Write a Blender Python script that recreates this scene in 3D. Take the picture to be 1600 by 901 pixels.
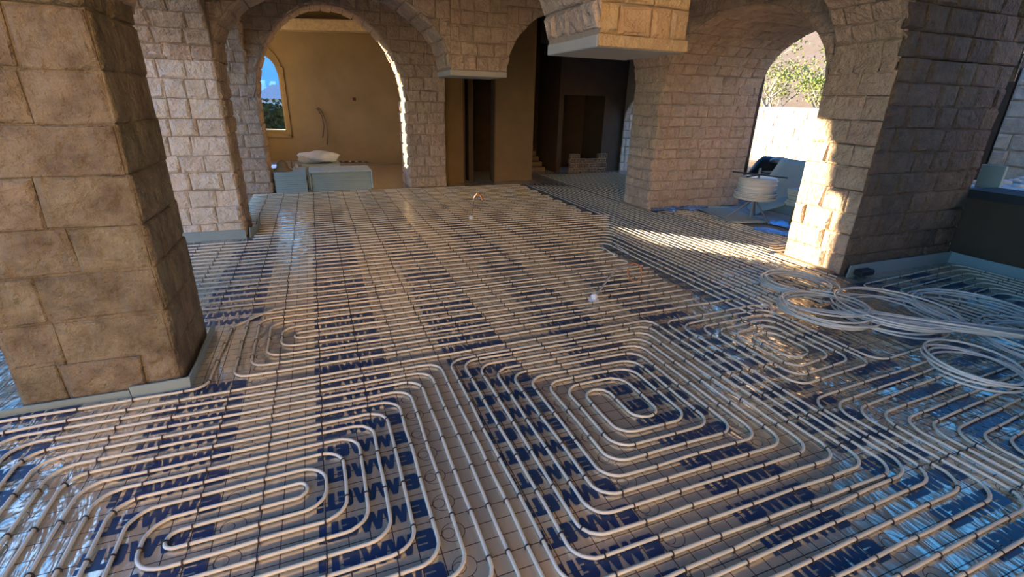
import bpy, bmesh, math, random
from mathutils import Vector, Matrix
from math import sin, cos, pi, radians, sqrt

for o in list(bpy.data.objects): bpy.data.objects.remove(o)
S = bpy.context.scene
COL = S.collection
random.seed(7)

# ------------------------------------------------------------------ camera
F = 752.1; YAW, PIT, ROL = radians(21.825), radians(21.097), radians(1.42); H = 1.6
w_ = Vector((sin(YAW)*cos(PIT), cos(YAW)*cos(PIT), -sin(PIT)))
rt = Vector((cos(YAW), -sin(YAW), 0)); up = rt.cross(w_)
r2 = cos(ROL)*rt + sin(ROL)*up; u2 = -sin(ROL)*rt + cos(ROL)*up
cd = bpy.data.cameras.new('camera'); cam = bpy.data.objects.new('camera', cd); COL.objects.link(cam)
cd.sensor_width = 36; cd.lens = F/1600*36; cd.clip_start = .05; cd.clip_end = 2000
cam.matrix_world = Matrix(((r2.x, u2.x, -w_.x, 0), (r2.y, u2.y, -w_.y, 0), (r2.z, u2.z, -w_.z, H), (0, 0, 0, 1)))
S.camera = cam

# ------------------------------------------------------------------ light
SUN_DIR = Vector((.65, -.758, -.088)).normalized()          # direction the sunlight travels
wd = bpy.data.worlds.new('world'); S.world = wd; wd.use_nodes = True
nt = wd.node_tree; nt.nodes.clear()
sky = nt.nodes.new('ShaderNodeTexSky'); sky.sky_type = 'NISHITA'; sky.sun_disc = False
sky.sun_elevation = radians(24); sky.sun_rotation = math.atan2(-SUN_DIR.x, -SUN_DIR.y)
sky.altitude = 600; sky.dust_density = 0.3; sky.air_density = 1.0; sky.ozone_density = 6.0
bg = nt.nodes.new('ShaderNodeBackground'); bg.inputs[1].default_value = 0.6
wo = nt.nodes.new('ShaderNodeOutputWorld')
hsv = nt.nodes.new('ShaderNodeHueSaturation'); hsv.inputs['Saturation'].default_value = 1.18
nt.links.new(sky.outputs[0], hsv.inputs['Color']); nt.links.new(hsv.outputs[0], bg.inputs[0]); nt.links.new(bg.outputs[0], wo.inputs[0])
sl = bpy.data.lights.new('sun', 'SUN'); sl.energy = 44; sl.angle = radians(.6); sl.color = (1, .80, .52)
so = bpy.data.objects.new('sun', sl); COL.objects.link(so)
so.rotation_euler = SUN_DIR.to_track_quat('-Z', 'Y').to_euler()
vs = S.view_settings; vs.view_transform = 'Standard'; vs.look = 'None'; vs.gamma = 1; vs.use_curve_mapping = False
vs.exposure = 0.08

# ------------------------------------------------------------------ materials
def mat(name, color, rough=.8, metal=0, var=0.0, nscale=6, bump=0.0, bscale=40, rand=0.0, color2=None, spec=.5, hue=0.0, bdist=.01):
    m = bpy.data.materials.new(name); m.use_nodes = True; t = m.node_tree; N = t.nodes; L = t.links
    b = N['Principled BSDF']; b.inputs['Roughness'].default_value = rough; b.inputs['Metallic'].default_value = metal
    b.inputs['Specular IOR Level'].default_value = spec
    tc = N.new('ShaderNodeTexCoord'); geo = N.new('ShaderNodeNewGeometry')
    nz = N.new('ShaderNodeTexNoise'); nz.inputs['Scale'].default_value = nscale; nz.inputs['Detail'].default_value = 6
    nz.inputs['Roughness'].default_value = .65
    L.new(geo.outputs['Position'], nz.inputs['Vector'])
    mx = N.new('ShaderNodeMix'); mx.data_type = 'RGBA'
    c2 = color2 or tuple(max(0, c*(1-var)) for c in color)
    mx.inputs[6].default_value = (*color, 1); mx.inputs[7].default_value = (*c2, 1)
    rmp = N.new('ShaderNodeMapRange'); rmp.inputs[1].default_value = .35; rmp.inputs[2].default_value = .68
    L.new(nz.outputs[0], rmp.inputs[0]); L.new(rmp.outputs[0], mx.inputs[0])
    out = mx.outputs[2]
    if rand or hue:
        oi = N.new('ShaderNodeObjectInfo'); hs = N.new('ShaderNodeHueSaturation')
        mr = N.new('ShaderNodeMapRange'); mr.inputs[3].default_value = 1-rand; mr.inputs[4].default_value = 1+rand
        L.new(oi.outputs['Random'], mr.inputs[0]); L.new(mr.outputs[0], hs.inputs['Value'])
        mh = N.new('ShaderNodeMath'); mh.operation = 'MULTIPLY'; mh.inputs[1].default_value = 7.31
        fr = N.new('ShaderNodeMath'); fr.operation = 'FRACT'
        m3 = N.new('ShaderNodeMapRange'); m3.inputs[3].default_value = .5-hue; m3.inputs[4].default_value = .5+hue
        L.new(oi.outputs['Random'], mh.inputs[0]); L.new(mh.outputs[0], fr.inputs[0]); L.new(fr.outputs[0], m3.inputs[0])
        L.new(m3.outputs[0], hs.inputs['Hue']); L.new(out, hs.inputs['Color']); out = hs.outputs[0]
    L.new(out, b.inputs['Base Color'])
    if bump:
        n2 = N.new('ShaderNodeTexNoise'); n2.inputs['Scale'].default_value = bscale; n2.inputs['Detail'].default_value = 5
        n2.inputs['Roughness'].default_value = .6
        L.new(geo.outputs['Position'], n2.inputs['Vector'])
        bp = N.new('ShaderNodeBump'); bp.inputs['Strength'].default_value = bump; bp.inputs['Distance'].default_value = bdist
        L.new(n2.outputs[0], bp.inputs['Height']); L.new(bp.outputs[0], b.inputs['Normal'])
    return m

M = {}
M['stone'] = mat('rock_faced_limestone', (.63, .475, .335), .92, nscale=9, bump=1, bscale=15, rand=.09, hue=.008, bdist=.075, color2=(.47, .345, .235))
M['stone_lit'] = mat('lit_cream_limestone', (.88, .74, .57), .92, nscale=9, bump=1, bscale=15, rand=.07, hue=.006, bdist=.075, color2=(.76, .62, .46))  # brighter limestone copy, light on the pillar front put into its colour
M['stone_goldlit'] = mat('golden_lit_limestone', (.62, .42, .21), .92, nscale=7, bump=1, bscale=15, rand=.08, hue=.008, bdist=.04, color2=(.48, .31, .15))  # golden light on the corbel front put into this stone colour
M['stone_dim'] = mat('shade_darkened_limestone', (.21, .148, .095), .92, nscale=7, bump=1, bscale=15, rand=.14, hue=.008, bdist=.075, color2=(.14, .095, .06))  # darker limestone copy, shade on the right pier's front put into its colour
M['stone_tan'] = mat('tan_limestone', (.29, .225, .135), .9, nscale=6.5, bump=1, bscale=12, rand=.12, hue=.008, bdist=.06, color2=(.14, .095, .05))
M['stone_grey'] = mat('grey_limestone', (.64, .54, .42), .9, var=.3, nscale=9, bump=.9, bscale=22, rand=.12, hue=.01, bdist=.03)
M['mortar'] = mat('sandy_mortar', (.38, .29, .20), .95, var=.2, nscale=14, bump=.5, bscale=60)
M['plaster'] = mat('ochre_plaster', (.34, .265, .155), .9, var=.18, nscale=1.6, bump=.25, bscale=50)
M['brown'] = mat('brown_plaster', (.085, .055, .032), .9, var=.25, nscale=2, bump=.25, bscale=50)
M['concrete'] = mat('grey_concrete', (.42, .40, .37), .9, var=.15, nscale=3, bump=.3, bscale=40)
M['plate'] = mat('painted_base_plate', (.46, .43, .35), .7, var=.1, nscale=4)
M['ceil'] = mat('rough_ceiling_concrete', (.40, .34, .27), .95, var=.15, nscale=2, bump=.3, bscale=20)
M['dirt'] = mat('dry_sandy_soil', (.20, .14, .09), .98, var=.3, nscale=2, bump=.6, bscale=14)
M['foam'] = mat('grey_green_foam_board', (.40, .47, .41), .75, var=.1, nscale=5, bump=.15, bscale=80)
M['foam_edge'] = mat('grey_green_edge_strip', (.30, .37, .36), .6, var=.1, nscale=5)
M['pipe'] = mat('cream_plastic_pipe', (.80, .69, .50), .25, var=.06, nscale=5, spec=.7)
M['pipe_loose'] = mat('white_plastic_pipe', (.66, .64, .56), .32, var=.06, nscale=5, spec=.6)
M['clip'] = mat('black_plastic_clip', (.045, .03, .026), .5)
M['ink'] = mat('dark_blue_print', (.012, .043, .105), .34, var=.2, nscale=8, spec=.6)
M['white'] = mat('white_plastic', (.8, .8, .78), .4)
M['steel'] = mat('dull_steel', (.30, .29, .27), .45, metal=.6, var=.2)
M['black'] = mat('black_rubber', (.02, .02, .02), .6)
M['darkwire'] = mat('dark_conduit', (.16, .13, .10), .6)
M['greywire'] = mat('grey_conduit', (.35, .33, .32), .5)
M['orange'] = mat('copper_orange_cable', (.55, .22, .08), .5)
M['plasticwrap'] = mat('clear_grey_wrap', (.55, .68, .66), .25, var=.2, nscale=12, bump=.6, bscale=18)
M['bag'] = mat('pale_blue_plastic_bag', (.62, .68, .74), .35, var=.15, nscale=8, bump=.8, bscale=12)
M['sack'] = mat('brown_burlap', (.25, .16, .07), .9, var=.2)
M['brick'] = mat('hollow_clay_brick', (.36, .25, .16), .9, var=.3, nscale=12, rand=.15)
M['leaf'] = mat('olive_green_leaves', (.26, .32, .05), .7, var=.4, nscale=3, rand=.1)
M['hedge'] = mat('dark_hedge_leaves', (.06, .10, .035), .8, var=.5, nscale=4)
M['bark'] = mat('pale_grey_bark', (.42, .37, .32), .9, var=.3, nscale=8)
M['hill'] = mat('scrubby_hillside', (.085, .06, .038), .95, color2=(.03, .04, .02), nscale=.35, bump=.5, bscale=2)
M['ochre_far'] = mat('warm_bounce_ochre', (.66, .49, .29), .9, var=.1)  # for the added unseen box that bounces warm light from behind
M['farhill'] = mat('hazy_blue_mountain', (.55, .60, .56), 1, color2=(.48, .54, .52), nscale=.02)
M['town'] = mat('pale_far_houses', (.80, .80, .76), .9, rand=.12, hue=.02)
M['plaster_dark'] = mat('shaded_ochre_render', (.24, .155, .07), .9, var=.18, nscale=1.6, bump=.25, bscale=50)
M['pinkroof'] = mat('pink_tiled_roof', (.95, .50, .40), .8, var=.15)
M['beam_sunlit'] = mat('sunlit_cream_beam', (.85, .72, .48), .5, var=.3, nscale=12, bump=1, bscale=14, bdist=.03)  # sunlight on the far beam put into this bright cream
M['glazed'] = mat('dull_light_grey_stone_coping', (.62, .60, .56), .8, var=.1)
M['foil_blue'] = mat('crinkled_blue_foil', (.38, .60, .90), .2, metal=.7, bump=1, bscale=15, bdist=.03)

def foil_material():
    m = bpy.data.materials.new('printed_aluminium_film'); m.use_nodes = True; t = m.node_tree; N = t.nodes; L = t.links
    b = N['Principled BSDF']
    g = N.new('ShaderNodeNewGeometry'); sp = N.new('ShaderNodeSeparateXYZ'); L.new(g.outputs['Position'], sp.inputs[0])
    def mth(op, a, b_=None, c=None):
        n = N.new('ShaderNodeMath'); n.operation = op
        for i, v in enumerate((a, b_, c)):
            if v is None: continue
            if isinstance(v, (int, float)): n.inputs[i].default_value = v
            else: L.new(v, n.inputs[i])
        return n.outputs[0]
    P = .0813
    def wrapdist(v, off, per):   # distance to nearest multiple
        a = mth('SUBTRACT', v, off); a = mth('DIVIDE', a, per); a = mth('ADD', a, 1000.5); a = mth('FRACT', a); a = mth('SUBTRACT', a, .5)
        return mth('MULTIPLY', a, per)
    X, Y = sp.outputs[0], sp.outputs[1]
    dx = wrapdist(X, .113, P); dy = wrapdist(Y, 1.495, P)
    lx = mth('LESS_THAN', mth('ABSOLUTE', dx), .0021); ly = mth('LESS_THAN', mth('ABSOLUTE', dy), .0021)
    cx = wrapdist(X, .34, P*10); cy = wrapdist(Y, 1.5763, P*2)
    rr = mth('SQRT', mth('ADD', mth('MULTIPLY', cx, cx), mth('MULTIPLY', cy, cy)))
    ring = mth('LESS_THAN', mth('ABSOLUTE', mth('SUBTRACT', rr, .046)), .0015)
    cx2 = mth('ADD', cx, .020)
    r3 = mth('SQRT', mth('ADD', mth('MULTIPLY', cx2, cx2), mth('MULTIPLY', cy, cy)))
    ring2 = mth('LESS_THAN', mth('ABSOLUTE', mth('SUBTRACT', r3, .025)), .0015)
    outside = mth('GREATER_THAN', rr, .046)
    ln = mth('MULTIPLY', mth('MAXIMUM', lx, ly), outside)
    mask = mth('MAXIMUM', mth('MAXIMUM', ln, ring), ring2)
    nz = N.new('ShaderNodeTexNoise'); nz.inputs['Scale'].default_value = 1.6; nz.inputs['Detail'].default_value = 4
    L.new(g.outputs['Position'], nz.inputs['Vector'])
    mx0 = N.new('ShaderNodeMix'); mx0.data_type = 'RGBA'
    mx0.inputs[6].default_value = (.80, .70, .53, 1); mx0.inputs[7].default_value = (.70, .60, .43, 1); L.new(nz.outputs[0], mx0.inputs[0])
    mx = N.new('ShaderNodeMix'); mx.data_type = 'RGBA'; mx.inputs[7].default_value = (.07, .035, .03, 1)
    L.new(mx0.outputs[2], mx.inputs[6]); L.new(mask, mx.inputs[0]); L.new(mx.outputs[2], b.inputs['Base Color'])
    mt = mth('MULTIPLY', mth('SUBTRACT', 1, mask), .64); L.new(mt, b.inputs['Metallic'])
    b.inputs['Roughness'].default_value = .20
    # crinkles: long ridges that are rougher near the film's edges at both sides of the hall
    mp = N.new('ShaderNodeMapping'); mp.inputs['Rotation'].default_value = (0, 0, .5); mp.inputs['Scale'].default_value = (9, 2.6, 1)
    L.new(g.outputs['Position'], mp.inputs[0])
    n1 = N.new('ShaderNodeTexNoise'); n1.inputs['Scale'].default_value = 1; n1.inputs['Detail'].default_value = 3; n1.inputs['Distortion'].default_value = 1.1
    L.new(mp.outputs[0], n1.inputs['Vector'])
    n3 = N.new('ShaderNodeTexNoise'); n3.inputs['Scale'].default_value = 5.0; n3.inputs['Detail'].default_value = 3
    L.new(g.outputs['Position'], n3.inputs['Vector'])
    hs = mth('ADD', n1.outputs[0], mth('MULTIPLY', n3.outputs[0], .6))
    a1 = N.new('ShaderNodeMapRange'); a1.inputs[1].default_value = -.75; a1.inputs[2].default_value = -1.5; L.new(X, a1.inputs[0])
    a2 = N.new('ShaderNodeMapRange'); a2.inputs[1].default_value = 2.0; a2.inputs[2].default_value = 3.2; L.new(X, a2.inputs[0])
    amp = mth('ADD', mth('MULTIPLY', mth('MAXIMUM', a1.outputs[0], a2.outputs[0]), .95), .16)
    bp = N.new('ShaderNodeBump'); bp.inputs['Distance'].default_value = .06
    L.new(amp, bp.inputs['Strength']); L.new(hs, bp.inputs['Height']); L.new(bp.outputs[0], b.inputs['Normal'])
    return m
M['foil'] = foil_material()

# ------------------------------------------------------------------ object helpers
def tag(o, label=None, cat=None, group=None, kind=None):
    if label: o['label'] = label
    if cat: o['category'] = cat
    if group: o['group'] = group
    if kind: o['kind'] = kind
    return o
def mesh(name, vs_, fs, m, smooth=False):
    me = bpy.data.meshes.new(name); me.from_pydata([tuple(v) for v in vs_], [], fs); me.update()
    if m: me.materials.append(m)
    if smooth: me.polygons.foreach_set('use_smooth', [True]*len(me.polygons))
    return me
def link(name, me, parent=None, loc=None):
    o = bpy.data.objects.new(name, me); COL.objects.link(o)
    if loc is not None: o.location = loc
    if parent is not None: o.parent = parent
    return o
def centred(name, vs_, fs, m, parent=None, smooth=False):
    """object whose origin sits at the middle of its vertices (world coordinates in)"""
    n = len(vs_); c = Vector((sum(v[0] for v in vs_)/n, sum(v[1] for v in vs_)/n, sum(v[2] for v in vs_)/n))
    me = mesh(name, [(v[0]-c.x, v[1]-c.y, v[2]-c.z) for v in vs_], fs, m, smooth)
    o = link(name, me); o.location = c
    if parent is not None:
        o.parent = parent; o.location = c - PLOC.get(parent.name, Vector((0, 0, 0)))
    return o
PLOC = {}
def empty(name, loc, label=None, cat=None, group=None):
    o = bpy.data.objects.new(name, None); COL.objects.link(o); o.location = loc; o.empty_display_size = .2
    PLOC[o.name] = Vector(loc); tag(o, label, cat, group); return o
class MB:
    def __init__(s): s.v = []; s.f = []
    def add(s, vs_, fs):
        n = len(s.v); s.v += [tuple(v) for v in vs_]; s.f += [tuple(i+n for i in f) for f in fs]; return s
    def box(s, x0, x1, y0, y1, z0, z1, mtx=None):
        v = [Vector((x, y, z)) for x in (x0, x1) for y in (y0, y1) for z in (z0, z1)]
        if mtx: v = [mtx @ p for p in v]
        return s.add(v, [(0, 1, 3, 2), (4, 6, 7, 5), (0, 4, 5, 1), (2, 3, 7, 6), (0, 2, 6, 4), (1, 5, 7, 3)])
    def bbox(s, x0, x1, y0, y1, z0, z1, b=.01, mtx=None):    # bevelled box
        bm = bmesh.new(); bmesh.ops.create_cube(bm, size=1)
        for v in bm.verts: v.co = Vector((x0+(x1-x0)*(v.co.x+.5), y0+(y1-y0)*(v.co.y+.5), z0+(z1-z0)*(v.co.z+.5)))
        bmesh.ops.bevel(bm, geom=bm.edges[:], offset=b, segments=1, affect='EDGES')
        bm.verts.ensure_lookup_table()
        s.add([(mtx @ v.co if mtx else v.co) for v in bm.verts], [[v.index for v in f.verts] for f in bm.faces]); bm.free(); return s
    def tube(s, pts, r, n=8, closed=False, cap=True, taper=None):
        pts = [Vector(p) for p in pts]; k = len(pts); base = len(s.v); prev = None
        for i, p in enumerate(pts):
            a = pts[(i-1) % k] if (closed or i) else p; b = pts[(i+1) % k] if (closed or i < k-1) else p
            t = (b-a)
            t = t.normalized() if t.length > 1e-9 else Vector((1, 0, 0))
            ref = Vector((0, 0, 1)) if abs(t.z) < .92 else Vector((1, 0, 0))
            sd = t.cross(ref).normalized(); nn = sd.cross(t)
            rr = r if taper is None else r*taper[i]
            for j in range(n):
                q = 2*pi*j/n; s.v.append(tuple(p+sd*cos(q)*rr+nn*sin(q)*rr))
        m = k if closed else k-1
        for i in range(m):
            i2 = (i+1) % k
            for j in range(n):
                j2 = (j+1) % n; s.f.append((base+i*n+j, base+i*n+j2, base+i2*n+j2, base+i2*n+j))
        if cap and not closed:
            s.f.append(tuple(base+j for j in range(n-1, -1, -1))); s.f.append(tuple(base+(k-1)*n+j for j in range(n)))
        return s
    def lathe(s, prof, c=(0, 0, 0), n=16):
        base = len(s.v); k = len(prof)
        for r, z in prof:
            for j in range(n):
                q = 2*pi*j/n; s.v.append((c[0]+r*cos(q), c[1]+r*sin(q), c[2]+z))
        for i in range(k-1):
            for j in range(n):
                j2 = (j+1) % n; s.f.append((base+i*n+j, base+i*n+j2, base+(i+1)*n+j2, base+(i+1)*n+j))
        s.f.append(tuple(base+j for j in range(n-1, -1, -1))); s.f.append(tuple(base+(k-1)*n+j for j in range(n)))
        return s
    def obj(s, name, m, parent=None, smooth=False): return centred(name, s.v, s.f, m, parent, smooth)

# ------------------------------------------------------------------ stone work
NST = [0]
def stone_mesh(poly, mapf, depth, inset=.009, rough=.010):
    """poly: ccw (u,v) points. returns verts, faces of one rock faced stone, facing outwards (d>0)"""
    n = len(poly); cu = sum(p[0] for p in poly)/n; cv = sum(p[1] for p in poly)/n
    def ring(ins, d, jit=0):
        o = []
        for (u, v) in poly:
            L_ = sqrt((u-cu)**2+(v-cv)**2)+1e-6; k = min(.45, ins*1.35/L_)
            o.append(mapf(u+(cu-u)*k, v+(cv-v)*k, d+random.uniform(-jit, jit)))
        return o
    V = ring(0, -.012)+ring(0.001, depth*.35)+ring(inset, depth, rough*.3)+ring(inset*3.2, depth+rough*.6, rough)
    V.append(mapf(cu+random.uniform(-.02, .02), cv+random.uniform(-.01, .01), depth+random.uniform(.2, 1.2)*rough))
    Fc = []
    for r in range(3):
        for j in range(n):
            j2 = (j+1) % n; Fc.append((r*n+j, r*n+j2, (r+1)*n+j2, (r+1)*n+j))
    for j in range(n): Fc.append((3*n+j, 3*n+(j+1) % n, 4*n))
    return V, Fc
def lay_stones(parent, mapf, u0f, u1f, vs_, wr, mt, hfun=None, joint=.0035, depth=.010, rough=.014, jag=.0, name='stone', vjit=.006):
    """courses between successive vs_; u0f/u1f(v) bounds; hfun(u): lower cut-off (arch)"""
    for ci in range(len(vs_)-1):
        v0, v1 = vs_[ci], vs_[ci+1]; vm = (v0+v1)/2
        a, b = u0f(vm), u1f(vm)
        u = a; cuts = [a]; first = True
        while u < b-1e-6:
            wd_ = random.uniform(*wr)
            if first: wd_ *= random.uniform(.5, 1); first = False
            if b-(u+wd_) < wr[0]*.6: wd_ = b-u
            u = min(b, u+wd_); cuts.append(u)
        for k in range(len(cuts)-1):
            x0, x1 = cuts[k]+joint, cuts[k+1]-joint; z0, z1 = v0+joint, v1-joint
            if x1-x0 < .02: continue
            j = lambda s_=vjit: random.uniform(-s_, s_)
            if hfun is None:
                poly = [(x0+j(), z0+j()), (x1+j(), z0+j()), (x1+j(), z1+j()), (x0+j(), z1+j())]
            else:
                m_ = 4; xs = [x0+(x1-x0)*i/m_ for i in range(m_+1)]
                hs = [hfun(x) for x in xs]
                if all(h >= z1-.01 for h in hs): continue
                if all(h <= z0 for h in hs):
                    poly = [(x0+j(), z0+j()), (x1+j(), z0+j()), (x1+j(), z1+j()), (x0+j(), z1+j())]
                else:
                    xx = [x for x, h in zip(xs, hs) if h < z1]
                    lo, hi = xx[0], xx[-1]
                    # refine the crossing with z1
                    def cross(a_, b_):
                        for _ in range(14):
                            c_ = (a_+b_)/2
                            if hfun(c_) < z1: a_ = c_
                            else: b_ = c_
                        return a_
                    if hs[0] >= z1: lo = cross(lo, max(x0, lo-(x1-x0)/m_))
                    if hs[-1] >= z1: hi = cross(hi, min(x1, hi+(x1-x0)/m_))
                    if hi-lo < .02: continue
                    bot = [(lo+(hi-lo)*i/4) for i in range(5)]
                    bt = [(x, min(z1-.004, max(z0, hfun(x)+random.uniform(0, jag)))) for x in bot]
                    poly = bt+[(hi, z1), (lo, z1)]
                    poly = [p for i, p in enumerate(poly) if i == 0 or (abs(p[0]-poly[i-1][0])+abs(p[1]-poly[i-1][1])) > .004]
                    if len(poly) < 3: continue
            V, Fc = stone_mesh(poly, mapf, depth+random.uniform(-.004, .008), rough=rough)
            centred(name, V, Fc, mt, parent); NST[0] += 1
def mY(y, s=-1):      # plane y=const, u=x, v=z ; s=-1 faces -y
    return lambda u, v, d: (u, y+s*d, v)
def mX(x, s=-1):      # plane x=const, u=y, v=z
    return lambda u, v, d: (x+s*d, u, v)
def courses(z0, z1, h, jit=.012):
    n = max(1, round((z1-z0)/h)); out = [z0]
    for i in range(1, n): out.append(z0+(z1-z0)*i/n+random.uniform(-jit, jit))
    out.append(z1); return out
ZS = 1.95
ZC = 3.62
def arch_h(c, a, b, z0):
    def h(x):
        t = (x-c)/a
        return -9 if abs(t) >= 1 else z0+b*sqrt(1-t*t)
    return h
def wall_with_arch(mb, axis, p0, p1, q0, q1, c, a, b, z0, ztop, n=28):
    ztop -= .006
    """solid spandrel running q0..q1 along axis with thickness p0..p1; opening half width a about c"""
    h = arch_h(c, a, b, z0)
    us = [q0]+[c-a*cos(pi*i/n) for i in range(n+1)]+[q1]
    us = sorted(set(round(u, 5) for u in us if q0-1e-6 <= u <= q1+1e-6))
    prof = [(u, max(h(u), z0) if abs(u-c) <= a+1e-6 else z0) for u in us]
    V = []; Fc = []
    for u, z in prof:
        for p in (p0, p1):
            for zz in (z, ztop):
                V.append((u, p, zz) if axis == 'x' else (p, u, zz))
    for i in range(len(prof)-1):
        a_, b_ = i*4, (i+1)*4
        Fc += [(a_, b_, b_+1, a_+1), (a_+2, a_+3, b_+3, b_+2), (a_, a_+2, b_+2, b_), (a_+1, b_+1, b_+3, a_+3)]
    e = (len(prof)-1)*4
    Fc += [(0, 1, 3, 2), (e, e+2, e+3, e+1)]
    mb.add(V, Fc); return mb
def soffit(parent, axis, p0, p1, c, a, b, z0, mt, deg0, deg1, h=.2, wr=(.2, .34), depth=.014):
    """stones on the curved underside; angle measured from the q0 side springing (0) to the q1 side (180)"""
    L_ = (a+b)/2*radians(deg1-deg0); n = max(1, round(L_/h))
    vs_ = [deg0+(deg1-deg0)*i/n for i in range(n+1)]
    R = (a+b)/2
    def mp(u, v, d):
        th = radians(v/ R * 180/pi) if False else v/R
        q = c-(a-d)*cos(th); z = z0+(b-d)*sin(th)
        return (q, u, z) if axis == 'x' else (u, q, z)
    vv = [radians(x)*R for x in vs_]
    lay_stones(parent, mp, lambda v: p0, lambda v: p1, vv, wr, mt, depth=depth)

WR = (.20, .40)
# --- left front pillar ---------------------------------------------------
def pillar(name, x0, x1, y0, y1, z1, label, faces, mt, h=.225, wr=(.22, .42), core='mortar', **kw):
    t = empty(name, ((x0+x1)/2, (y0+y1)/2, 0), label, 'pillar')
    MB().box(x0+.004, x1-.004, y0+.004, y1-.004, 0, z1).obj('core', M[core], t)
    cs = courses(0, z1, h)
    for f in faces:
        if f == 'S': lay_stones(t, mY(y0), lambda v: x0, lambda v: x1, cs, wr, mt, **kw)
        if f == 'N': lay_stones(t, mY(y1, 1), lambda v: x0, lambda v: x1, cs, wr, mt, **kw)
        if f == 'E': lay_stones(t, mX(x1, 1), lambda v: y0, lambda v: y1, cs, wr, mt, **kw)
        if f == 'W': lay_stones(t, mX(x0, -1), lambda v: y0, lambda v: y1, cs, wr, mt, **kw)
    return t
P1 = pillar('stone_pillar', -1.61, -.885, 2.965, 3.68, ZS, 'big tan stone pillar at the left edge, nearest the camera', 'SEW', M['stone_tan'], h=.235, wr=(.26, .5), joint=.003, depth=.006, rough=.006, vjit=.009, core='stone_tan')
P2 = pillar('stone_pillar', -1.60, -.915, 6.45, 7.12, ZS, 'stone pillar with a lit cream front behind the big left one', 'S', M['stone_lit'], h=.2, wr=(.17, .33))
lay_stones(P2, mX(-.915, 1), lambda v: 6.45, lambda v: 7.12, courses(0, ZS, .2), (.17, .33), M['stone'])
P3 = pillar('stone_pillar', -1.60, -.81, 9.56, 10.0, 1.58, 'shaded stone pillar left of the stacked green boards', 'SEN', M['stone'], h=.2)
P4 = pillar('stone_pillar', 1.64, 2.37, 9.60, 10.34, 1.58, 'slim stone pillar left of the dark doorway', 'SWN', M['stone'], h=.19, wr=(.16, .32))
P5 = pillar('stone_pier', 4.93, 6.83, 6.43, 7.14, ZS, 'deep shaded stone pier behind the pipe decoiler', 'SW', M['stone'], h=.165, wr=(.16, .34))
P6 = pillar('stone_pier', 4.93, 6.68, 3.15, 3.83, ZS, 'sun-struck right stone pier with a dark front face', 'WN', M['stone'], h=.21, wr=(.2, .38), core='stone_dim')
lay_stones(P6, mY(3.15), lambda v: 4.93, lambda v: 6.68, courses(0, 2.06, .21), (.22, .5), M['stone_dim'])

# --- arcades --------------------------------------------------------------
AX = dict(b=.95, z0=1.90)
def arcade(name, label):
    return empty(name, (0, 0, ZS), label, 'arch')
def x_arch(t, y0, y1, xa, xb, a, c, b, z0, face='S', sides=('L', 'R'), mt=None, ztop=3.3, sof=True, wallx0=None, wallx1=None, ch=.2, sofd=(2, 178), wr=(.18, .34)):
    mt = mt or M['stone']; zb = min(z0, ZS)
    core = wall_with_arch(MB(), 'x', y0, y1, wallx0, wallx1, c, a, b, z0, ZC).obj('core', M['mortar'], t)
    h = arch_h(c, a, b, z0)
    if 'S' in face: lay_stones(t, mY(y0), lambda v: xa, lambda v: xb, courses(z0, ztop, ch), wr, mt, hfun=h, jag=.012)
    if 'N' in face: lay_stones(t, mY(y1, 1), lambda v: xa, lambda v: xb, courses(z0, ztop, ch), wr, mt, hfun=h, jag=.012)
    if sof: soffit(t, 'x', y0, y1, c, a, b, z0, mt, *sofd)
# row R2: y 6.45-7.15
C1x0, C1x1 = 1.69, 2.43
A = arcade('stone_arch', 'middle stone arch between the pale left pillar and the hanging corbel')
x_arch(A, 6.45, 7.15, -.915, C1x0, (C1x0+.915)/2, (C1x0-.915)/2, .89, 1.96, wallx0=-.915, wallx1=C1x0)
A = arcade('stone_arch', 'stone arch springing right from the small hanging corbel towards the shaded pier')
x_arch(A, 6.45, 7.15, C1x1, 4.93, (4.93-C1x1)/2, (4.93+C1x1)/2, .89, 1.96, wallx0=C1x1, wallx1=4.93, sofd=(60, 178))
K = empty('hanging_corbel', ((C1x0+C1x1)/2, 6.8, 1.93), 'smaller hanging stone corbel above the dark doorway', 'corbel')
MB().box(C1x0+.004, C1x1-.004, 6.454, 7.146, 1.97, ZC).obj('core', M['mortar'], K)
MB().bbox(C1x0-.02, C1x1+.0, 6.43, 7.15, 1.90, 1.97, .008).obj('base_plate', M['plate'], K)
lay_stones(K, mY(6.45), lambda v: C1x0, lambda v: C1x1, courses(1.97, 3.3, .17), (.13, .24), M['stone'])
# row R1: y 3.0-3.75
C2x0, C2x1 = 1.75, 2.44
A = arcade('stone_arch', 'near stone arch from the big left pillar, mostly above the view')
x_arch(A, 2.99, 3.73, -.885, C2x0, (C2x0+.885)/2, (C2x0-.885)/2, .83, 2.02, wallx0=-.885, wallx1=C2x0, ztop=2.7, ch=.22)
A = arcade('stone_arch', 'near stone arch between the large golden-lit corbel and the right pier')
x_arch(A, 3.16, 3.79, C2x1, 4.93, (4.93-C2x1)/2, (4.93+C2x1)/2, .83, 2.02, wallx0=C2x1, wallx1=4.93, ztop=2.7, ch=.2)
K = empty('hanging_corbel', ((C2x0+C2x1)/2, 3.38, 1.95), 'large hanging stone corbel with a golden-lit front face, top centre', 'corbel')
MB().box(C2x0+.004, C2x1-.004, 3.02, 3.736, 2.02, ZC).obj('core', M['mortar'], K)
MB().bbox(C2x0-.008, C2x1+.01, 3.0, 3.74, 1.945, 2.02, .006).obj('base_plate', M['plate'], K)
MB().bbox(C2x0-.006, C2x1+.008, 2.985, 3.001, 1.95, 2.02, .003).obj('golden_lit_strip', M['stone_goldlit'], K)  # thin strip added to paint golden light on the plate's front
lay_stones(K, mY(3.015), lambda v: C2x0, lambda v: C2x1, courses(2.02, 2.7, .17), (.15, .26), M['stone_goldlit'])
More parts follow.
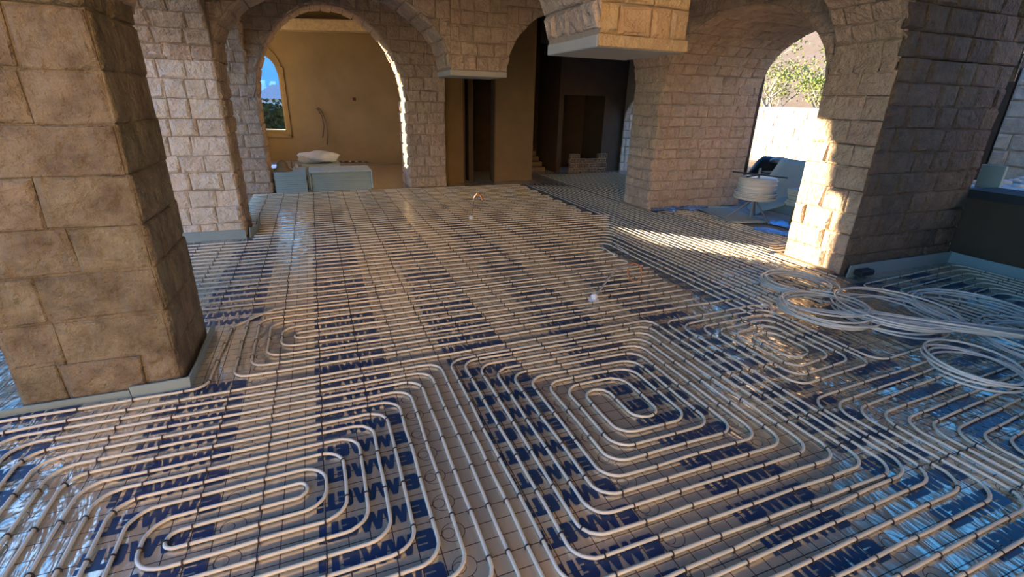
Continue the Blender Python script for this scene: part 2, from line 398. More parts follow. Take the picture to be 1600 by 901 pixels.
# row R3: y 9.5
A = arcade('stone_arch', 'far stone arch framing the ochre back wall and the stacked boards')
x_arch(A, 9.58, 10.2, -1.6, 2.38, 1.225, .415, 1.46, 1.58, face='SN', wallx0=-.81, wallx1=1.64, ztop=3.6, ch=.2)
MB().box(-1.6, -.81, 9.584, 10.05, 1.58, ZC-.006).obj('core', M['mortar'], A)
MB().box(1.64, 2.37, 9.604, 10.2, 1.58, ZC-.006).obj('core', M['mortar'], A)
# column walls, arches running away from the camera
A = arcade('stone_arch', 'arch between the two left pillars, seen edge-on')
core = wall_with_arch(MB(), 'y', -1.6, -.9, 3.68, 6.45, 5.065, 1.385, .9, 1.9, ZC).obj('core', M['mortar'], A)
MB().box(-1.6, -.9, 2.97, 3.68, ZS, ZC).obj('core', M['mortar'], A)
MB().box(-1.6, -.9, 6.45, 7.12, ZS, ZC).obj('core', M['mortar'], A)
lay_stones(A, mY(2.968), lambda v: -1.6, lambda v: -.89, courses(ZS, 2.45, .235), (.25, .5), M['stone_tan'])
lay_stones(A, mX(-.9, 1), lambda v: 2.97, lambda v: 3.68, courses(ZS, 2.45, .235), (.25, .4), M['stone_tan'])
lay_stones(A, mY(6.453), lambda v: -1.6, lambda v: -.9, courses(ZS, 3.2, .2), (.17, .33), M['stone_lit'])
lay_stones(A, mX(-.9, 1), lambda v: 6.45, lambda v: 7.12, courses(ZS, 2.4, .2), (.17, .33), M['stone'])
soffit(A, 'y', -1.6, -.9, 5.065, 1.385, .9, 1.9, M['stone'], 120, 178)
A = arcade('stone_arch', 'stone arch between the pale left pillar and the one by the boards')
wall_with_arch(MB(), 'y', -1.6, -.9, 7.12, 9.58, 8.35, 1.21, .9, 1.9, ZC).obj('core', M['mortar'], A)
lay_stones(A, mX(-.9, 1), lambda v: 7.12, lambda v: 9.58, courses(1.9, 3.3, .2), (.18, .33), M['stone'], hfun=arch_h(8.35, 1.21, .9, 1.9))
soffit(A, 'y', -1.6, -.9, 8.35, 1.21, .9, 1.9, M['stone'], 90, 178)
A = arcade('stone_arch', 'deep right-hand arch opening onto the sunlit yard and tree')
wall_with_arch(MB(), 'y', 4.93, 6.83, 3.83, 6.43, 5.13, 1.30, .86, 1.88, ZC).obj('core', M['mortar'], A)
MB().box(4.93, 6.83, 6.434, 7.136, ZS, ZC).obj('core', M['mortar'], A)
soffit(A, 'y', 4.93, 6.83, 5.13, 1.30, .86, 1.88, M['stone'], 62, 178, h=.19, wr=(.18, .36))
soffit(A, 'y', 4.93, 6.83, 5.13, 1.30, .86, 1.88, M['stone'], 2, 60, h=.19, wr=(.3, .5))
lay_stones(A, mX(4.93), lambda v: 3.17, lambda v: 7.13, courses(1.92, 2.95, .2), (.18, .36), M['stone'], hfun=arch_h(5.13, 1.30, .86, 1.88), jag=.012)
lay_stones(A, mX(6.83, 1), lambda v: 3.17, lambda v: 7.13, courses(1.92, 2.95, .25), (.4, .7), M['stone'], hfun=arch_h(5.13, 1.30, .86, 1.88), jag=.012)
A = arcade('stone_arch', 'far right arch leading to the dark brick store')
wall_with_arch(MB(), 'y', 4.93, 5.63, 7.14, 9.0, 9.0, 1.86, .95, 1.9, ZC).box(4.93, 5.63, 9.0, 10.95, 2.85, ZC-.01).obj('core', M['mortar'], A)
soffit(A, 'y', 4.93, 5.6, 9.0, 1.86, .95, 1.9, M['stone'], 2, 60, h=.2)
lay_stones(A, mX(4.93), lambda v: 7.14, lambda v: 8.4, courses(1.95, 3.0, .2), (.18, .34), M['stone'], hfun=arch_h(9.0, 1.86, .95, 1.9), jag=.012)
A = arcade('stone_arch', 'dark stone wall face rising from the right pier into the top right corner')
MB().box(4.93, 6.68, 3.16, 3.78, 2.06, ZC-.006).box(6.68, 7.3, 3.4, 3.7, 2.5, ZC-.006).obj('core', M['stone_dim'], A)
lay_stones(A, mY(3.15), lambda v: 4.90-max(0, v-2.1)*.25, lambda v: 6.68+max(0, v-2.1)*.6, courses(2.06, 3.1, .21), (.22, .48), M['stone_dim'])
struct_beam = MB().box(4.93, 6.68, -1.2, 3.1, 3.2, ZC-.006).obj('core', M['ceil'], A)

# --- plaster walls of the far rooms ------------------------------------------
def struct(name, mb, m, parent=None):
    o = mb.obj(name, m, parent); 
    if parent is None: o['kind'] = 'structure'
    return o
# wall with the dark doorway, y=10
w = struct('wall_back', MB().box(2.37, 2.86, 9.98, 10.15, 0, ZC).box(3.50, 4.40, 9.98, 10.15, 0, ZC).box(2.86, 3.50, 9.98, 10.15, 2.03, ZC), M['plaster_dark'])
struct('trim_1', MB().box(2.84, 2.87, 9.96, 10.16, 0, 2.05).box(3.49, 3.52, 9.96, 10.16, 0, 2.05).box(2.84, 3.52, 9.96, 10.16, 2.02, 2.05), M['brown'])
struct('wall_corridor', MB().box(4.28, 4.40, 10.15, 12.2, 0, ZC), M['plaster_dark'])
struct('wall_closet', MB().box(2.4, 4.28, 11.6, 11.7, 0, ZC).box(3.0, 3.1, 10.15, 10.9, 0, 2.3), M['brown'])
# skewed back wall of the left room, with its arched window
Aw = Vector((-1.27, 14.85, 0)); Bw = Vector((1.99, 13.55, 0)); tw = (Bw-Aw).normalized(); nw = Vector((-tw.y, tw.x, 0))  # nw points away
def W(s, d, z): p = Aw+tw*s+nw*d; return (p.x, p.y, z)
mb = MB(); hh = arch_h(0, .62, .55, 2.1); us = [-.62+1.24*i/20 for i in range(21)]
def wbox(mb, s0, s1, d0, d1, z0, z1):
    v = [W(s, d, z) for s in (s0, s1) for d in (d0, d1) for z in (z0, z1)]
    mb.add(v, [(0, 1, 3, 2), (4, 6, 7, 5), (0, 4, 5, 1), (2, 3, 7, 6), (0, 2, 6, 4), (1, 5, 7, 3)])
wbox(mb, -1.2, -.62, 0, .3, 0, ZC); wbox(mb, .62, 4.2, 0, .3, 0, ZC); wbox(mb, -.62, .62, 0, .3, 0, .77)
for i in range(20):
    a_, b_ = us[i], us[i+1]; za, zb = max(2.1, hh(a_)), max(2.1, hh(b_))
    v = [W(s, d, z) for (s, zl) in ((a_, za), (b_, zb)) for d in (0, .3) for z in (zl, ZC)]
    mb.add(v, [(0, 1, 3, 2), (4, 6, 7, 5), (0, 4, 5, 1), (2, 3, 7, 6), (0, 2, 6, 4), (1, 5, 7, 3)])
struct('wall_far', mb, M['plaster'])
mb = MB(); wbox(mb, .69, .78, -.05, 0, .62, 2.3); wbox(mb, -.78, .78, -.05, 0, .6, .69)
for i in range(20):
    a_, b_ = us[i]*1.18, us[i+1]*1.18
    h2 = arch_h(0, .75, .68, 2.12); za, zb = max(2.12, h2(a_)), max(2.12, h2(b_))
    v = [W(s, d, z+zz) for (s, z) in ((a_, za), (b_, zb)) for d in (-.05, 0) for zz in (0, .08)]
    mb.add(v, [(0, 1, 3, 2), (4, 6, 7, 5), (0, 4, 5, 1), (2, 3, 7, 6), (0, 2, 6, 4), (1, 5, 7, 3)])
struct('trim_2', mb, M['plaster'])
# window sill light edge
mb = MB(); wbox(mb, -.62, .62, -.02, .3, .755, .79); struct('trim_3', mb, M['plate'])
# ceiling beam of the far room, sunlight put into its bright cream colour
mb = MB(); wbox(mb, .3, 3.6, -.42, -.02, 3.10, 3.34); tb = struct('trim_4', mb, M['beam_sunlit'])
mb = MB(); wbox(mb, .3, 3.6, -.45, -.0, 3.34, 3.38); struct('trim_5', mb, M['brown'])
struct('wall_room_right', MB().box(2.37, 2.5, 10.16, 13.6, 0, ZC), M['plaster'])
# left wall of the far room: three openings that let the low sun in
mb = MB(); XL = -1.6
ops = [(10.55, 12.15, .77, 3.2), (13.45, 14.15, .8, 3.0)]
ys = [10.0, 10.55, 12.15, 13.05, 13.75, 15.2]
mb.box(XL-.25, XL, 10.0, 10.55, 0, ZC).box(XL-.25, XL, 12.15, 13.45, 0, ZC).box(XL-.25, XL, 14.15, 15.1, 0, ZC)
for (a_, b_, z0, z1) in ops: mb.box(XL-.25, XL, a_, b_, 0, z0).box(XL-.25, XL, a_, b_, z1, ZC)
struct('wall_room_left', mb, M['plaster'])
# dark back part at the right
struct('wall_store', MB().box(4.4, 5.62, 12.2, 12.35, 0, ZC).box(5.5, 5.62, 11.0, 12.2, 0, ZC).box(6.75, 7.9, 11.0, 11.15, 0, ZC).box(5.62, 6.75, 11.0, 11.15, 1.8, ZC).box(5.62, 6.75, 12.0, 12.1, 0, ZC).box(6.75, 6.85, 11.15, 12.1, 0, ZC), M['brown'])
# stone wall with the small arched doorway far right
A = empty('stone_doorway_arch', (7.3, 10.2, 0), 'small arched stone doorway with bluish jamb, far right background', 'doorway')
h3 = (10.15, .78, .62, 1.22)
wall_with_arch(MB(), 'y', 7.3, 7.66, 9.37, 10.93, *h3, ZC).obj('core', M['mortar'], A)
MB().box(7.3, 7.66, 10.93, 11.1, 0, ZC).box(7.3, 7.66, 7.14, 9.37, 0, ZC).box(6.83, 7.3, 7.0, 7.14, 0, ZC).obj('core', M['brown'], A)
lay_stones(A, lambda u, v, d: (u, 10.93-d, v), lambda v: 7.3, lambda v: 7.66, courses(0, 1.22, .2), (.15, .22), M['stone_grey'])
soffit(A, 'y', 7.3, 7.66, *h3, M['stone_grey'], 60, 178, h=.17, wr=(.15, .22))
# steps of the stair in the corridor
st = empty('brick_stair', (4.85, 11.5, 0), 'dark brown steps in the corridor beside the brick heap', 'stairs')
for i in range(5): MB().bbox(4.42, 5.3, 11.2+.2*i, 12.2, .11*i, .11*(i+1), .006).obj('step', M['brick'], st)
struct('wall_rear_baffle', MB().box(2.2, 7.0, -1.4, -1.2, 0, ZC), M['plaster'])  # unseen wall, added to keep light off the right bay
struct('wall_right_baffle', MB().box(6.68, 7.0, -1.2, .6, 0, ZC), M['plaster'])  # unseen wall, its length shaped to cut light from the right
# ceilings and roof
struct('ceiling', MB().box(-1.65, 7.0, -1.2, 10.1, ZC, ZC+.25).box(-1.9, 8, 10.1, 15.4, ZC, ZC+.25), M['ceil'])
# parapet on the right and its ledge
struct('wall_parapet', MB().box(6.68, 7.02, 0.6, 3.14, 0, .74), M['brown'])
struct('trim_6', MB().box(6.64, 7.15, 0.6, 3.13, .74, .83), M['black'])

# ------------------------------------------------------------------ floor, film, print
struct('floor', MB().box(-3.4, 7.3, -1.2, 15.0, -.12, -.004), M['concrete'])
flm = link('floor_film', mesh('floor_film', [(-3.0, -1, 0), (4.9, -1, 0), (4.9, 3.9, 0), (5.75, 3.9, 0), (5.75, 6.42, 0), (4.95, 6.42, 0), (4.95, 7.15, 0), (7.28, 7.15, 0), (7.28, 10.95, 0), (4.42, 10.95, 0), (4.42, 9.97, 0), (2.4, 9.97, 0), (2.4, 13.3, 0), (-1.58, 13.9, 0), (-1.58, 7.2, 0), (-3.0, 7.2, 0)], [tuple(range(16))], M['foil']))
tag(flm, 'silver-brown printed insulation film covering the hall floor under the pipes', 'film')
fl2 = link('floor_film', mesh('floor_film', [(4.92, -1, .0), (6.79, -1, .0), (6.79, 3.14, .0), (4.92, 3.14, .0)], [(0, 1, 2, 3)], M['foil']))
tag(fl2, 'dark blue-looking insulation film beside the brown parapet, right edge', 'film')
# lettering: six letters per block, read upside down from the camera
def logo_polys():
    R = []
    def rect(a, b, c, d): R.append([(a, b), (c, b), (c, d), (a, d)])
    def E(x, w):
        R.append([(x+.10, 0), (x+.30, 0), (x+.30, 1), (x+.10, 1), (x, .86), (x, .14)])
        rect(x+.30, 0, x+w, .29); rect(x+.36, .36, x+w-.03, .64); rect(x+.30, .71, x+w, 1); rect(x+.30, .29, x+.36, .71)
    def stroke(p, q, t):
        R.append([(p[0]-t/2, p[1]), (p[0]+t/2, p[1]), (q[0]+t/2, q[1]), (q[0]-t/2, q[1])])
    def Mm(x):
        stroke((x+.12, 0), (x+.30, .95), .24); stroke((x+.52, .05), (x+.32, .95), .22)
        stroke((x+.54, .05), (x+.76, .95), .22); stroke((x+.98, 0), (x+.78, .95), .24)
        rect(x+.2, .86, x+.42, 1.0); rect(x+.66, .86, x+.88, 1.0); rect(x+.43, 0, x+.63, .12)
    E(0, .78); Mm(.84); Mm(1.86); E(2.98, .64)
    rect(3.60, .74, 4.16, 1); rect(3.74, 0, 4.02, .74)
    rect(4.22, 0, 4.5, .62); rect(4.22, .72, 4.5, 1)
    return R
LP = logo_polys()
V = []; Fc = []
k = .43/4.5
for ci in range(-4, 9):
    xr = .27+ci*.813
    for ri in range(-16, 60):
        yc = 1.577+ri*.1626
        xl = xr-.43
        if yc > 9.4 or yc < -.6: continue
        if xl < -2.9 or xr > 6.7: continue
        if xr > 4.88 and yc > 3.0 and not (xr < 5.7 and 3.95 < yc < 6.35): continue
        if xl < -.86 and xr > -1.65 and (2.88 < yc < 3.78 or 6.35 < yc < 7.2): continue
        if xl < -.75 and yc > 7.1: continue
        sh = random.uniform(-.004, .004)
        for pi_, poly in enumerate(LP):
            n0 = len(V)
            for (u, v) in poly: V.append((xr-u*k+sh, yc+(.5-v)*.097, .0012+.00012*(pi_ % 8)))
            Fc.append(tuple(range(n0, n0+len(poly))))
lo = link('printed_lettering', mesh('printed_lettering', V, Fc, M['ink']), flm); lo['kind'] = 'stuff'

# ------------------------------------------------------------------ pipes
PR = .0080
def fillet(pts, r, closed=False, seg=6):
    out = []; n = len(pts)
    for i in range(n):
        p = Vector(pts[i]).to_2d()
        if not closed and i in (0, n-1): out.append(p); continue
        a = Vector(pts[(i-1) % n]).to_2d(); b = Vector(pts[(i+1) % n]).to_2d()
        da = (a-p); db = (b-p); la, lb = da.length, db.length; da.normalize(); db.normalize()
        ang = da.angle(db); 
        if ang > 3.0: out.append(p); continue
        d = min(r/math.tan(ang/2), la*.48, lb*.48); rr = d*math.tan(ang/2)
        c = p+(da+db).normalized()*(rr/sin(ang/2)); s = p+da*d; e = p+db*d
        v0 = s-c; v1 = e-c; tot = v0.angle(v1); sg = 1 if v0.x*v1.y-v0.y*v1.x > 0 else -1
        for j in range(seg+1):
            t = sg*tot*j/seg; out.append(Vector((c.x+v0.x*cos(t)-v0.y*sin(t), c.y+v0.x*sin(t)+v0.y*cos(t))))
    return out
def resample(pts, closed, step=.22, jit=.0035):
    out = []; n = len(pts); m = n if closed else n-1
    for i in range(m):
        a, b = pts[i], pts[(i+1) % n]; L_ = (b-a).length; out.append(a)
        k_ = int(L_/step)
        if k_ > 0:
            d = (b-a)/L_; nn = Vector((-d.y, d.x))
            for j in range(1, k_+1):
                out.append(a+(b-a)*j/(k_+1)+nn*random.uniform(-jit, jit))
    if not closed: out.append(pts[-1])
    return out
CLIPS = []
def add_clips(o, pts, closed):
    n = len(pts); m = n if closed else n-1
    for i in range(m):
        a, b = pts[i], pts[(i+1) % n]; d = b-a
        if abs(d.x) > abs(d.y)*2: ax, per, off = 0, .2439, .113
        elif abs(d.y) > abs(d.x)*2: ax, per, off = 1, .2439, 1.73
        else: continue
        lo_, hi_ = sorted((a[ax], b[ax])); k0 = math.ceil((lo_-off)/per)
        while off+k0*per < hi_:
            t = (off+k0*per-a[ax])/(b[ax]-a[ax]); p = a+d*t
            CLIPS.append((p.x+random.uniform(-.006, .006)*(ax == 0), p.y+random.uniform(-.006, .006)*(ax == 1), math.atan2(d.y, d.x), o)); k0 += 1
def circuit(paths, label, group='heating pipe circuits on the film', r=.10, jit=.0035, m='pipe', clips=True):
    mb = MB(); al = []
    for p in paths:
        closed = p[0] == 'c'; pts = p[1]; rad = p[2] if len(p) > 2 else r
        q = fillet(pts, rad, closed); q = resample(q, closed, jit=jit); al.append((q, closed))
        mb.tube([(v.x, v.y, .0105+random.uniform(0, .003)) for v in q], PR, 7, closed)
    o = link('heating_pipe', mesh('heating_pipe', mb.v, mb.f, M[m], True)); tag(o, label, 'pipe', group)
    if clips:
        for q, cl in al: add_clips(o, q, cl)
    return o
# S1: front-left flattened spiral
# S1: left hook inside, right hook inside
L1 = lambda k_: -.70-.081*k_
R1 = lambda k_: -.20+.079*k_
T1l = lambda k_: 1.775+.083*k_
T1r = lambda k_: 1.89+.083*k_
B1l = lambda k_: 1.69-.083*k_
B1r = lambda k_: 1.80-.084*k_
def strand1(k0):
    pts = []
    for k_ in range(k0, 10, 2):
        pts += [(L1(k_), T1l(k_)), (L1(k_), B1l(k_)), (R1(k_+1), B1r(k_+1)), (R1(k_+1), T1r(k_+1))]
    return pts
a = strand1(0); b = strand1(1)
S1 = [('o', [(L1(11), -.4), (L1(11), T1l(11))]+list(reversed(b))+[(R1(0), T1r(0)), (R1(0), B1r(0))]+a+[(L1(10), T1l(10)), (L1(10), -.4)], .10)]
circuit(S1, 'long flattened spiral of cream pipe at the bottom left')
# S2: centre spiral, hairpin in the middle
def strand2(k0):
    pts = []
    for k_ in range(k0, 8, 2):
        xl = 1.305-.0815*k_; yb = 1.69-.084*k_; xr = 1.745+.083*k_; yt = 2.26+.083*k_
        pts += [(xl, yt-.155), (xl, yb), (xr, yb), (xr, yt)]
    return pts
a = strand2(0); a[0] = (1.305, 2.105)
S2 = [('o', [(3.44, 2.70), (3.44, 2.80), (2.405, 2.77), (2.405, 1.02), (.653, 1.02), (.653, 2.72)]+list(reversed(a))+[(1.46, 2.105), (1.46, 1.775), (1.625, 1.775), (1.625, 2.185)]+strand2(1)+[(-.6, 2.79), (-1.72, 2.74), (-2.1, -.4)], .10)]
circuit(S2, 'squarish spiral of cream pipe in the centre foreground')
# outer turns of the centre spiral that run off at the bottom right and return along the right
S3 = []
for k_ in range(1, 2):
    S3.append(('o', [(.665-.03*k_, -.5), (.64-.08*k_, 1.02-.084*k_) if False else (.72, 1.05-.084*k_-.03), (2.40+.083*k_, 1.08-.084*k_), (2.40+.083*k_, 2.76-.083*k_), (3.50-.083*k_, 2.80-.083*k_), (3.50-.083*k_, 1.70+.06*k_), (4.3, 1.76+.06*k_)][2-1:]))
for k_ in range(0, 9):
    xr = 2.545+.078*k_
    S3.append(('o', [(.76, .90-.084*k_-.02), (xr, .925-.084*k_), (xr-.02, 1.585-.078*k_), (4.9 if k_ > 2 else 3.9, 1.66-.07*k_)]))
circuit(S3, 'rows of cream pipe stepping across the bottom right corner', r=.12)
# S4: right spiral under the blue reflections
S4 = []
for j in range(0, 4):
    S4.append(('c', [(2.86-.083*j, 2.35+.083*j), (3.10+.085*j, 2.38+.083*j), (3.10+.085*j, 2.02-.084*j), (2.86-.083*j, 1.97-.084*j)], .10))
circuit(S4, 'small right spiral of pipe among the blue reflections')
# left small U bends in front of the second pillar
U5 = []
for j in range(0, 5):
    x = -.29-.083*j
    U5.append(('o', [(3.02+.03*j, 3.51+.11*j), (x, 3.47+.11*j), (x, 3.38-.11*j), (3.05 if j < 4 else 3.3, 3.41-.11*j)], .09 if j else .045))
circuit(U5, 'nested hairpin bends beside the big left pillar')
circuit([('o', [(-2.3, -.2), (-1.80, 2.86), (-.9, 2.87), (-.75, 2.88), (-.72, 3.72), (-.45, 3.98), (3.1, 4.02)])], 'outer lines skirting the foot of the big left pillar', r=.12)
# hall rows
def rows(ns, label):
    pp = []
    for n in ns:
        y = 4.14+.128*n
        pair = n//2; 
        if y < 6.3: xl = -2.2 if y > 4.0 and y < 6.3 else -1.2
        elif y < 7.2: xl = -.82
        else: xl = -1.1
        if y < 4.75: xr = 3.02+.02*((n*7) % 3)
        elif y < 5.25: xr = 3.12+(y-4.7)*.5
        elif y < 6.3: xr = 3.55+(y-5.3)*.42
        else: xr = 3.86+.025*((n*5) % 4)
        pp.append((y, xl, xr))
    return pp
def hall(ns, label, down=None):
    paths = []; rr = rows(ns, label)
    for i in range(0, len(rr)-1, 2):
        (ya, xa, ra), (yb, xb, rb) = rr[i], rr[i+1]
        if down:
            for (y, xl, xr) in (rr[i], rr[i+1]):
                xd = down(y); paths.append(('o', [(xl, y), (xd, y+.01), (xd, 2.75+(xd-3.5)*.3)], .10))
        else:
            paths.append(('o', [(xa, ya), (ra, ya), (ra, yb), (xb, yb)], .06))
    for p in paths:
        p[1][0] = (p[1][0][0], p[1][0][1])
    return circuit(paths, label, jit=.007)
hall(range(0, 6), 'hall rows of pipe just beyond the hairpin bends')
hall(range(6, 10), 'hall rows of pipe level with the white-capped conduit stub', down=lambda y: 3.20+(y-4.9)*.75)
hall(range(10, 18), 'hall rows bending round at the sunlit strip', down=lambda y: 3.55+(y-5.4)*.62)
hall(range(18, 26), 'hall rows of pipe beside the pale left pillar foot')
hall(range(26, 34), 'hall rows of pipe before the far stacks of boards')
hall(range(34, 42), 'farthest hall rows of pipe below the dark doorway')
# inner U set at the right of the mid hall
circuit([('o', [(2.4, 3.62+.0*j), (3.08+.09*j, 4.35+.11*j), (3.12+.09*j, 3.60-.10*j), (2.2, 3.57-.10*j)][1:3], .08) for j in range(0)] +
        [('o', [(3.16+.1*j, 4.6+.12*j), (3.16+.1*j, 3.15-.02*j)], .05) for j in range(0)] +
        [('o', [(4.20+.088*i, 9.3-.05*i), (4.20+.088*i, 2.75+.05*i)], .05) for i in range(-2, 8)], 'long parallel lines running along the right side of the hall')
circuit([('c', [(4.98+.09*i, 6.28-.09*i), (5.68-.09*i, 6.28-.09*i), (5.68-.09*i, 4.0+.09*i), (4.98+.09*i, 4.0+.09*i)], .06) for i in range(0, 4)] + [('o', [(4.90, 4.0), (4.90, 6.9)], .05)], 'looped lines in the right archway below the decoiler')
# far-right dark hall lines
circuit([('o', [(3.72+.12*i, 10.5), (3.72+.12*i, 9.55), (3.84, 9.5)][:2] if False else [(4.95+.11*i, 10.8), (4.95+.11*i, 7.2)], .05) for i in range(0, 20)], 'far lines of pipe fading into the dark store room')
# right bay loops
circuit([('o', [(4.95+.07*j, 1.2), (4.80+.10*j, 2.86-.11*j), (6.60-.10*j, 2.98-.115*j), (6.60-.10*j, .6)], .12) for j in range(0, 8)], 'nested pipe loops beside the brown parapet')

# clips: the nearest 300 as single parts, the others joined per circuit
def clip_geo():
    mb = MB(); r = PR+.0028; n = 6
    V = []; Fc = []
    for i in range(n+1):
        q = pi*i/n
        for xx in (-.003, .003):
            for rr in (r-.0012, r+.0016): V.append((xx, cos(q)*rr, sin(q)*rr))
    for i in range(n):
        a_, b_ = i*4, i*4+4
        Fc += [(a_+1, b_+1, b_+3, a_+3), (a_, a_+1, b_+1, b_), (a_+2, b_+2, b_+3, a_+3)]
    mb.add(V, Fc)
    for s in (-1, 1): mb.box(-.0035, .0035, s*r-.002, s*r+.002, -.0105, .002)
    return mb
cg = clip_geo(); clip_me = mesh('clip', cg.v, cg.f, M['clip'])
def inview(p):
    d = Vector((p[0], p[1], -H)); z = d.dot(w_)
    if z < .2: return False
    return abs(F*d.dot(r2)/z) < 800 and abs(F*d.dot(u2)/z) < 450
near = []; rest = {}
CLIPS.sort(key=lambda c: c[0]**2+c[1]**2)
for c in CLIPS:
    if len(near) < 300 and inview(c): near.append(c)
    elif inview(c) or c[1] > 0: rest.setdefault(c[3].name, []).append(c)
for (x, y, a, o) in near:
    q = link('clip', clip_me, o, (x, y, .0115)); q.rotation_euler = (0, 0, a)
for nme, cs in rest.items():
    mb = MB()
    for (x, y, a, o) in cs:
        ca, sa = cos(a), sin(a)
        mb.add([(x+v[0]*ca-v[1]*sa, y+v[0]*sa+v[1]*ca, .0115+v[2]) for v in cg.v], cg.f)
    o = link('clips', mesh('clips', mb.v, mb.f, M['clip']), bpy.data.objects[nme]); o['kind'] = 'stuff'

# ------------------------------------------------------------------ loose coils
def coil(cx, cy, r, turns, label, lift=.03, ecc=1.0, rot=0, tail=None, n=8, spread=.06, m='pipe_loose'):
    mb = MB(); pts = []; N_ = int(turns*26)
    for i in range(N_+1):
        q = 2*pi*i/26+rot; t = i/N_
        rr = r*(1+spread*sin(1.7*q)+.05*sin(.63*q+1)) - .02*t
        pts.append((cx+rr*cos(q), cy+rr*ecc*sin(q)+.02*sin(q*.37), .035+lift*(.5+.5*sin(q*.55+rot))+.012*(i/26)))
    if tail: pts += tail
    mb.tube(pts, PR, 7); o = mb.obj('pipe_coil', M[m], None, True); o['label'] = label; o['category'] = 'coil'; o['group'] = 'loose pipe coils'
    return o
coil(4.10, 2.98, .31, 5, 'flat loose coil nearest the lit pier foot', .02)
coil(3.74, 2.42, .34, 6, 'large loose coil left of the tangle', .04, rot=1)
coil(4.20, 2.20, .40, 5, 'loose coil in the middle of the tangle', .07, rot=2.2)
coil(4.86, 1.98, .42, 5, 'big loose coil at the right of the tangle', .06, rot=.4)
coil(3.83, 1.44, .27, 4, 'round loose coil in front, at the right edge', .05, rot=3)
coil(4.75, 1.45, .40, 4, 'loose coil cut off by the right edge', .05, rot=2)
# bundle of slack lines sweeping to the right edge
for i in range(9):
    a_ = i/8; mb = MB(); pts = []
    for j in range(25):
        t = j/24
        x = 3.45+.06*i+t*(1.75-.04*i); y = 2.62-.05*i-1.12*t+.34*sin(pi*t)*(-1 if i % 3 else -.6)+.03*sin(5*t+i)
        pts.append((x, y, .06+.05*sin(pi*t)+.008*i))
    mb.tube(pts, PR, 7); o = mb.obj('slack_pipe', M['pipe_loose'], None, True)
    tag(o, 'slack cream pipe sweeping across the tangle of coils to the right edge', 'pipe', 'slack pipes crossing the coils')

# ------------------------------------------------------------------ foam strips round the pillar feet
def strip(pts, h, label, th=.012, m='foam_edge', wav=.004):
    mb = MB(); n = len(pts); V = []; Fc = []
    P_ = []
    for i in range(n-1):
        a, b = Vector(pts[i]), Vector(pts[i+1]); kk = max(1, int((b-a).length/.12))
        for j in range(kk): P_.append(a+(b-a)*j/kk)
    P_.append(Vector(pts[-1]))
    for i, p in enumerate(P_):
        a = P_[max(0, i-1)]; b = P_[min(len(P_)-1, i+1)]; d = (b-a).normalized(); nn = Vector((d.y, -d.x))
        hh_ = h+random.uniform(-wav, wav); lean = .012
        V += [(p.x, p.y, 0), (p.x+nn.x*th, p.y+nn.y*th, 0), (p.x+nn.x*(th+lean), p.y+nn.y*(th+lean), hh_), (p.x+nn.x*lean, p.y+nn.y*lean, hh_)]
    for i in range(len(P_)-1):
        a, b = i*4, i*4+4
        Fc += [(a, b, b+3, a+3), (a+1, a+2, b+2, b+1), (a+3, b+3, b+2, a+2)]
    Fc += [(0, 3, 2, 1), (len(V)-4, len(V)-3, len(V)-2, len(V)-1)]
    o = centred('edge_strip', V, Fc, M[m]); tag(o, label, 'strip', 'foam strips round the pillar feet'); return o
strip([(-1.12, 2.93), (-.845, 2.93), (-.845, 3.72)], .075, 'grey-green foam strip wrapped round the front corner of the big pillar')
strip([(-1.9, 2.90), (-1.58, 2.935), (-1.13, 2.94)], .045, 'thin low foam strip at the left foot of the big pillar', th=.008)
strip([(-1.62, 6.42), (-.90, 6.42)], .11, 'pale grey foam strip along the foot of the pale left pillar')
strip([(-.87, 6.44), (-.80, 6.62), (-.82, 7.1)], .12, 'curled loose foam strip at the corner of the pale left pillar', wav=.02)
strip([(4.94, 3.09), (5.4, 3.10), (6.64, 3.10)], .13, 'blue-grey foam strip along the dark face of the right pier')
strip([(6.655, 3.10), (6.655, 2.3)], .13, 'blue-grey foam strip at the foot of the brown parapet')
# mortar footing under the lit pier and the shaded pier
o = MB().bbox(4.84, 4.95, 3.2, 3.9, 0, .035, .01).obj('mortar_footing', M['mortar']); tag(o, 'thin mortar ledge at the foot of the lit pier', 'ledge')
o = MB().bbox(4.86, 4.96, 6.38, 7.2, 0, .03, .01).obj('mortar_footing', M['mortar']); tag(o, 'thin mortar ledge at the foot of the shaded pier', 'ledge')
o = MB().bbox(5.0, 5.2, 2.98, 3.07, .03, .09, .01).obj('black_block', M['black']); tag(o, 'small black block lying against the blue-grey strip', 'block')

# ------------------------------------------------------------------ floor stubs
def ball(c, r, name, m, parent, n=12):
    prof = [(max(.001, r*sin(pi*i/8)), -r*cos(pi*i/8)) for i in range(9)]
    return MB().lathe(prof, c, n).obj(name, m, parent, True)
s1 = empty('floor_conduit', (2.12, 3.36, 0), 'white-capped conduit stub with a grey hose arching to the right', 'conduit')
ball((2.12, 3.36, .035), .030, 'cap', M['white'], s1)
MB().lathe([(.045, 0), (.045, .012), (.03, .016)], (2.12, 3.36, 0), 14).obj('collar', M['white'], s1)
MB().tube([(2.12, 3.36, .03), (2.17, 3.39, .05), (2.23, 3.42, .082), (2.34, 3.50, .125), (2.46, 3.58, .170), (2.58, 3.62, .185), (2.68, 3.64, .17)], .009, 7).obj('hose', M['greywire'], s1, True)
cc = MB(); pts = []
for i in range(70):
    q = i*2*pi/24; pts.append((2.735+.078*cos(q)+.006*sin(i), 3.65+.03*sin(q), .098+.082*sin(q)+.003*sin(i*1.3)))
cc.tube(pts, .0045, 5); o = cc.obj('wire_coil', M['orange'], None, True); tag(o, 'small upright coil of copper-orange wire beside the grey hose', 'wire')
s2 = empty('floor_conduit', (1.985, 6.62, 0), 'distant white stub with a thin upright cable and orange end', 'conduit')
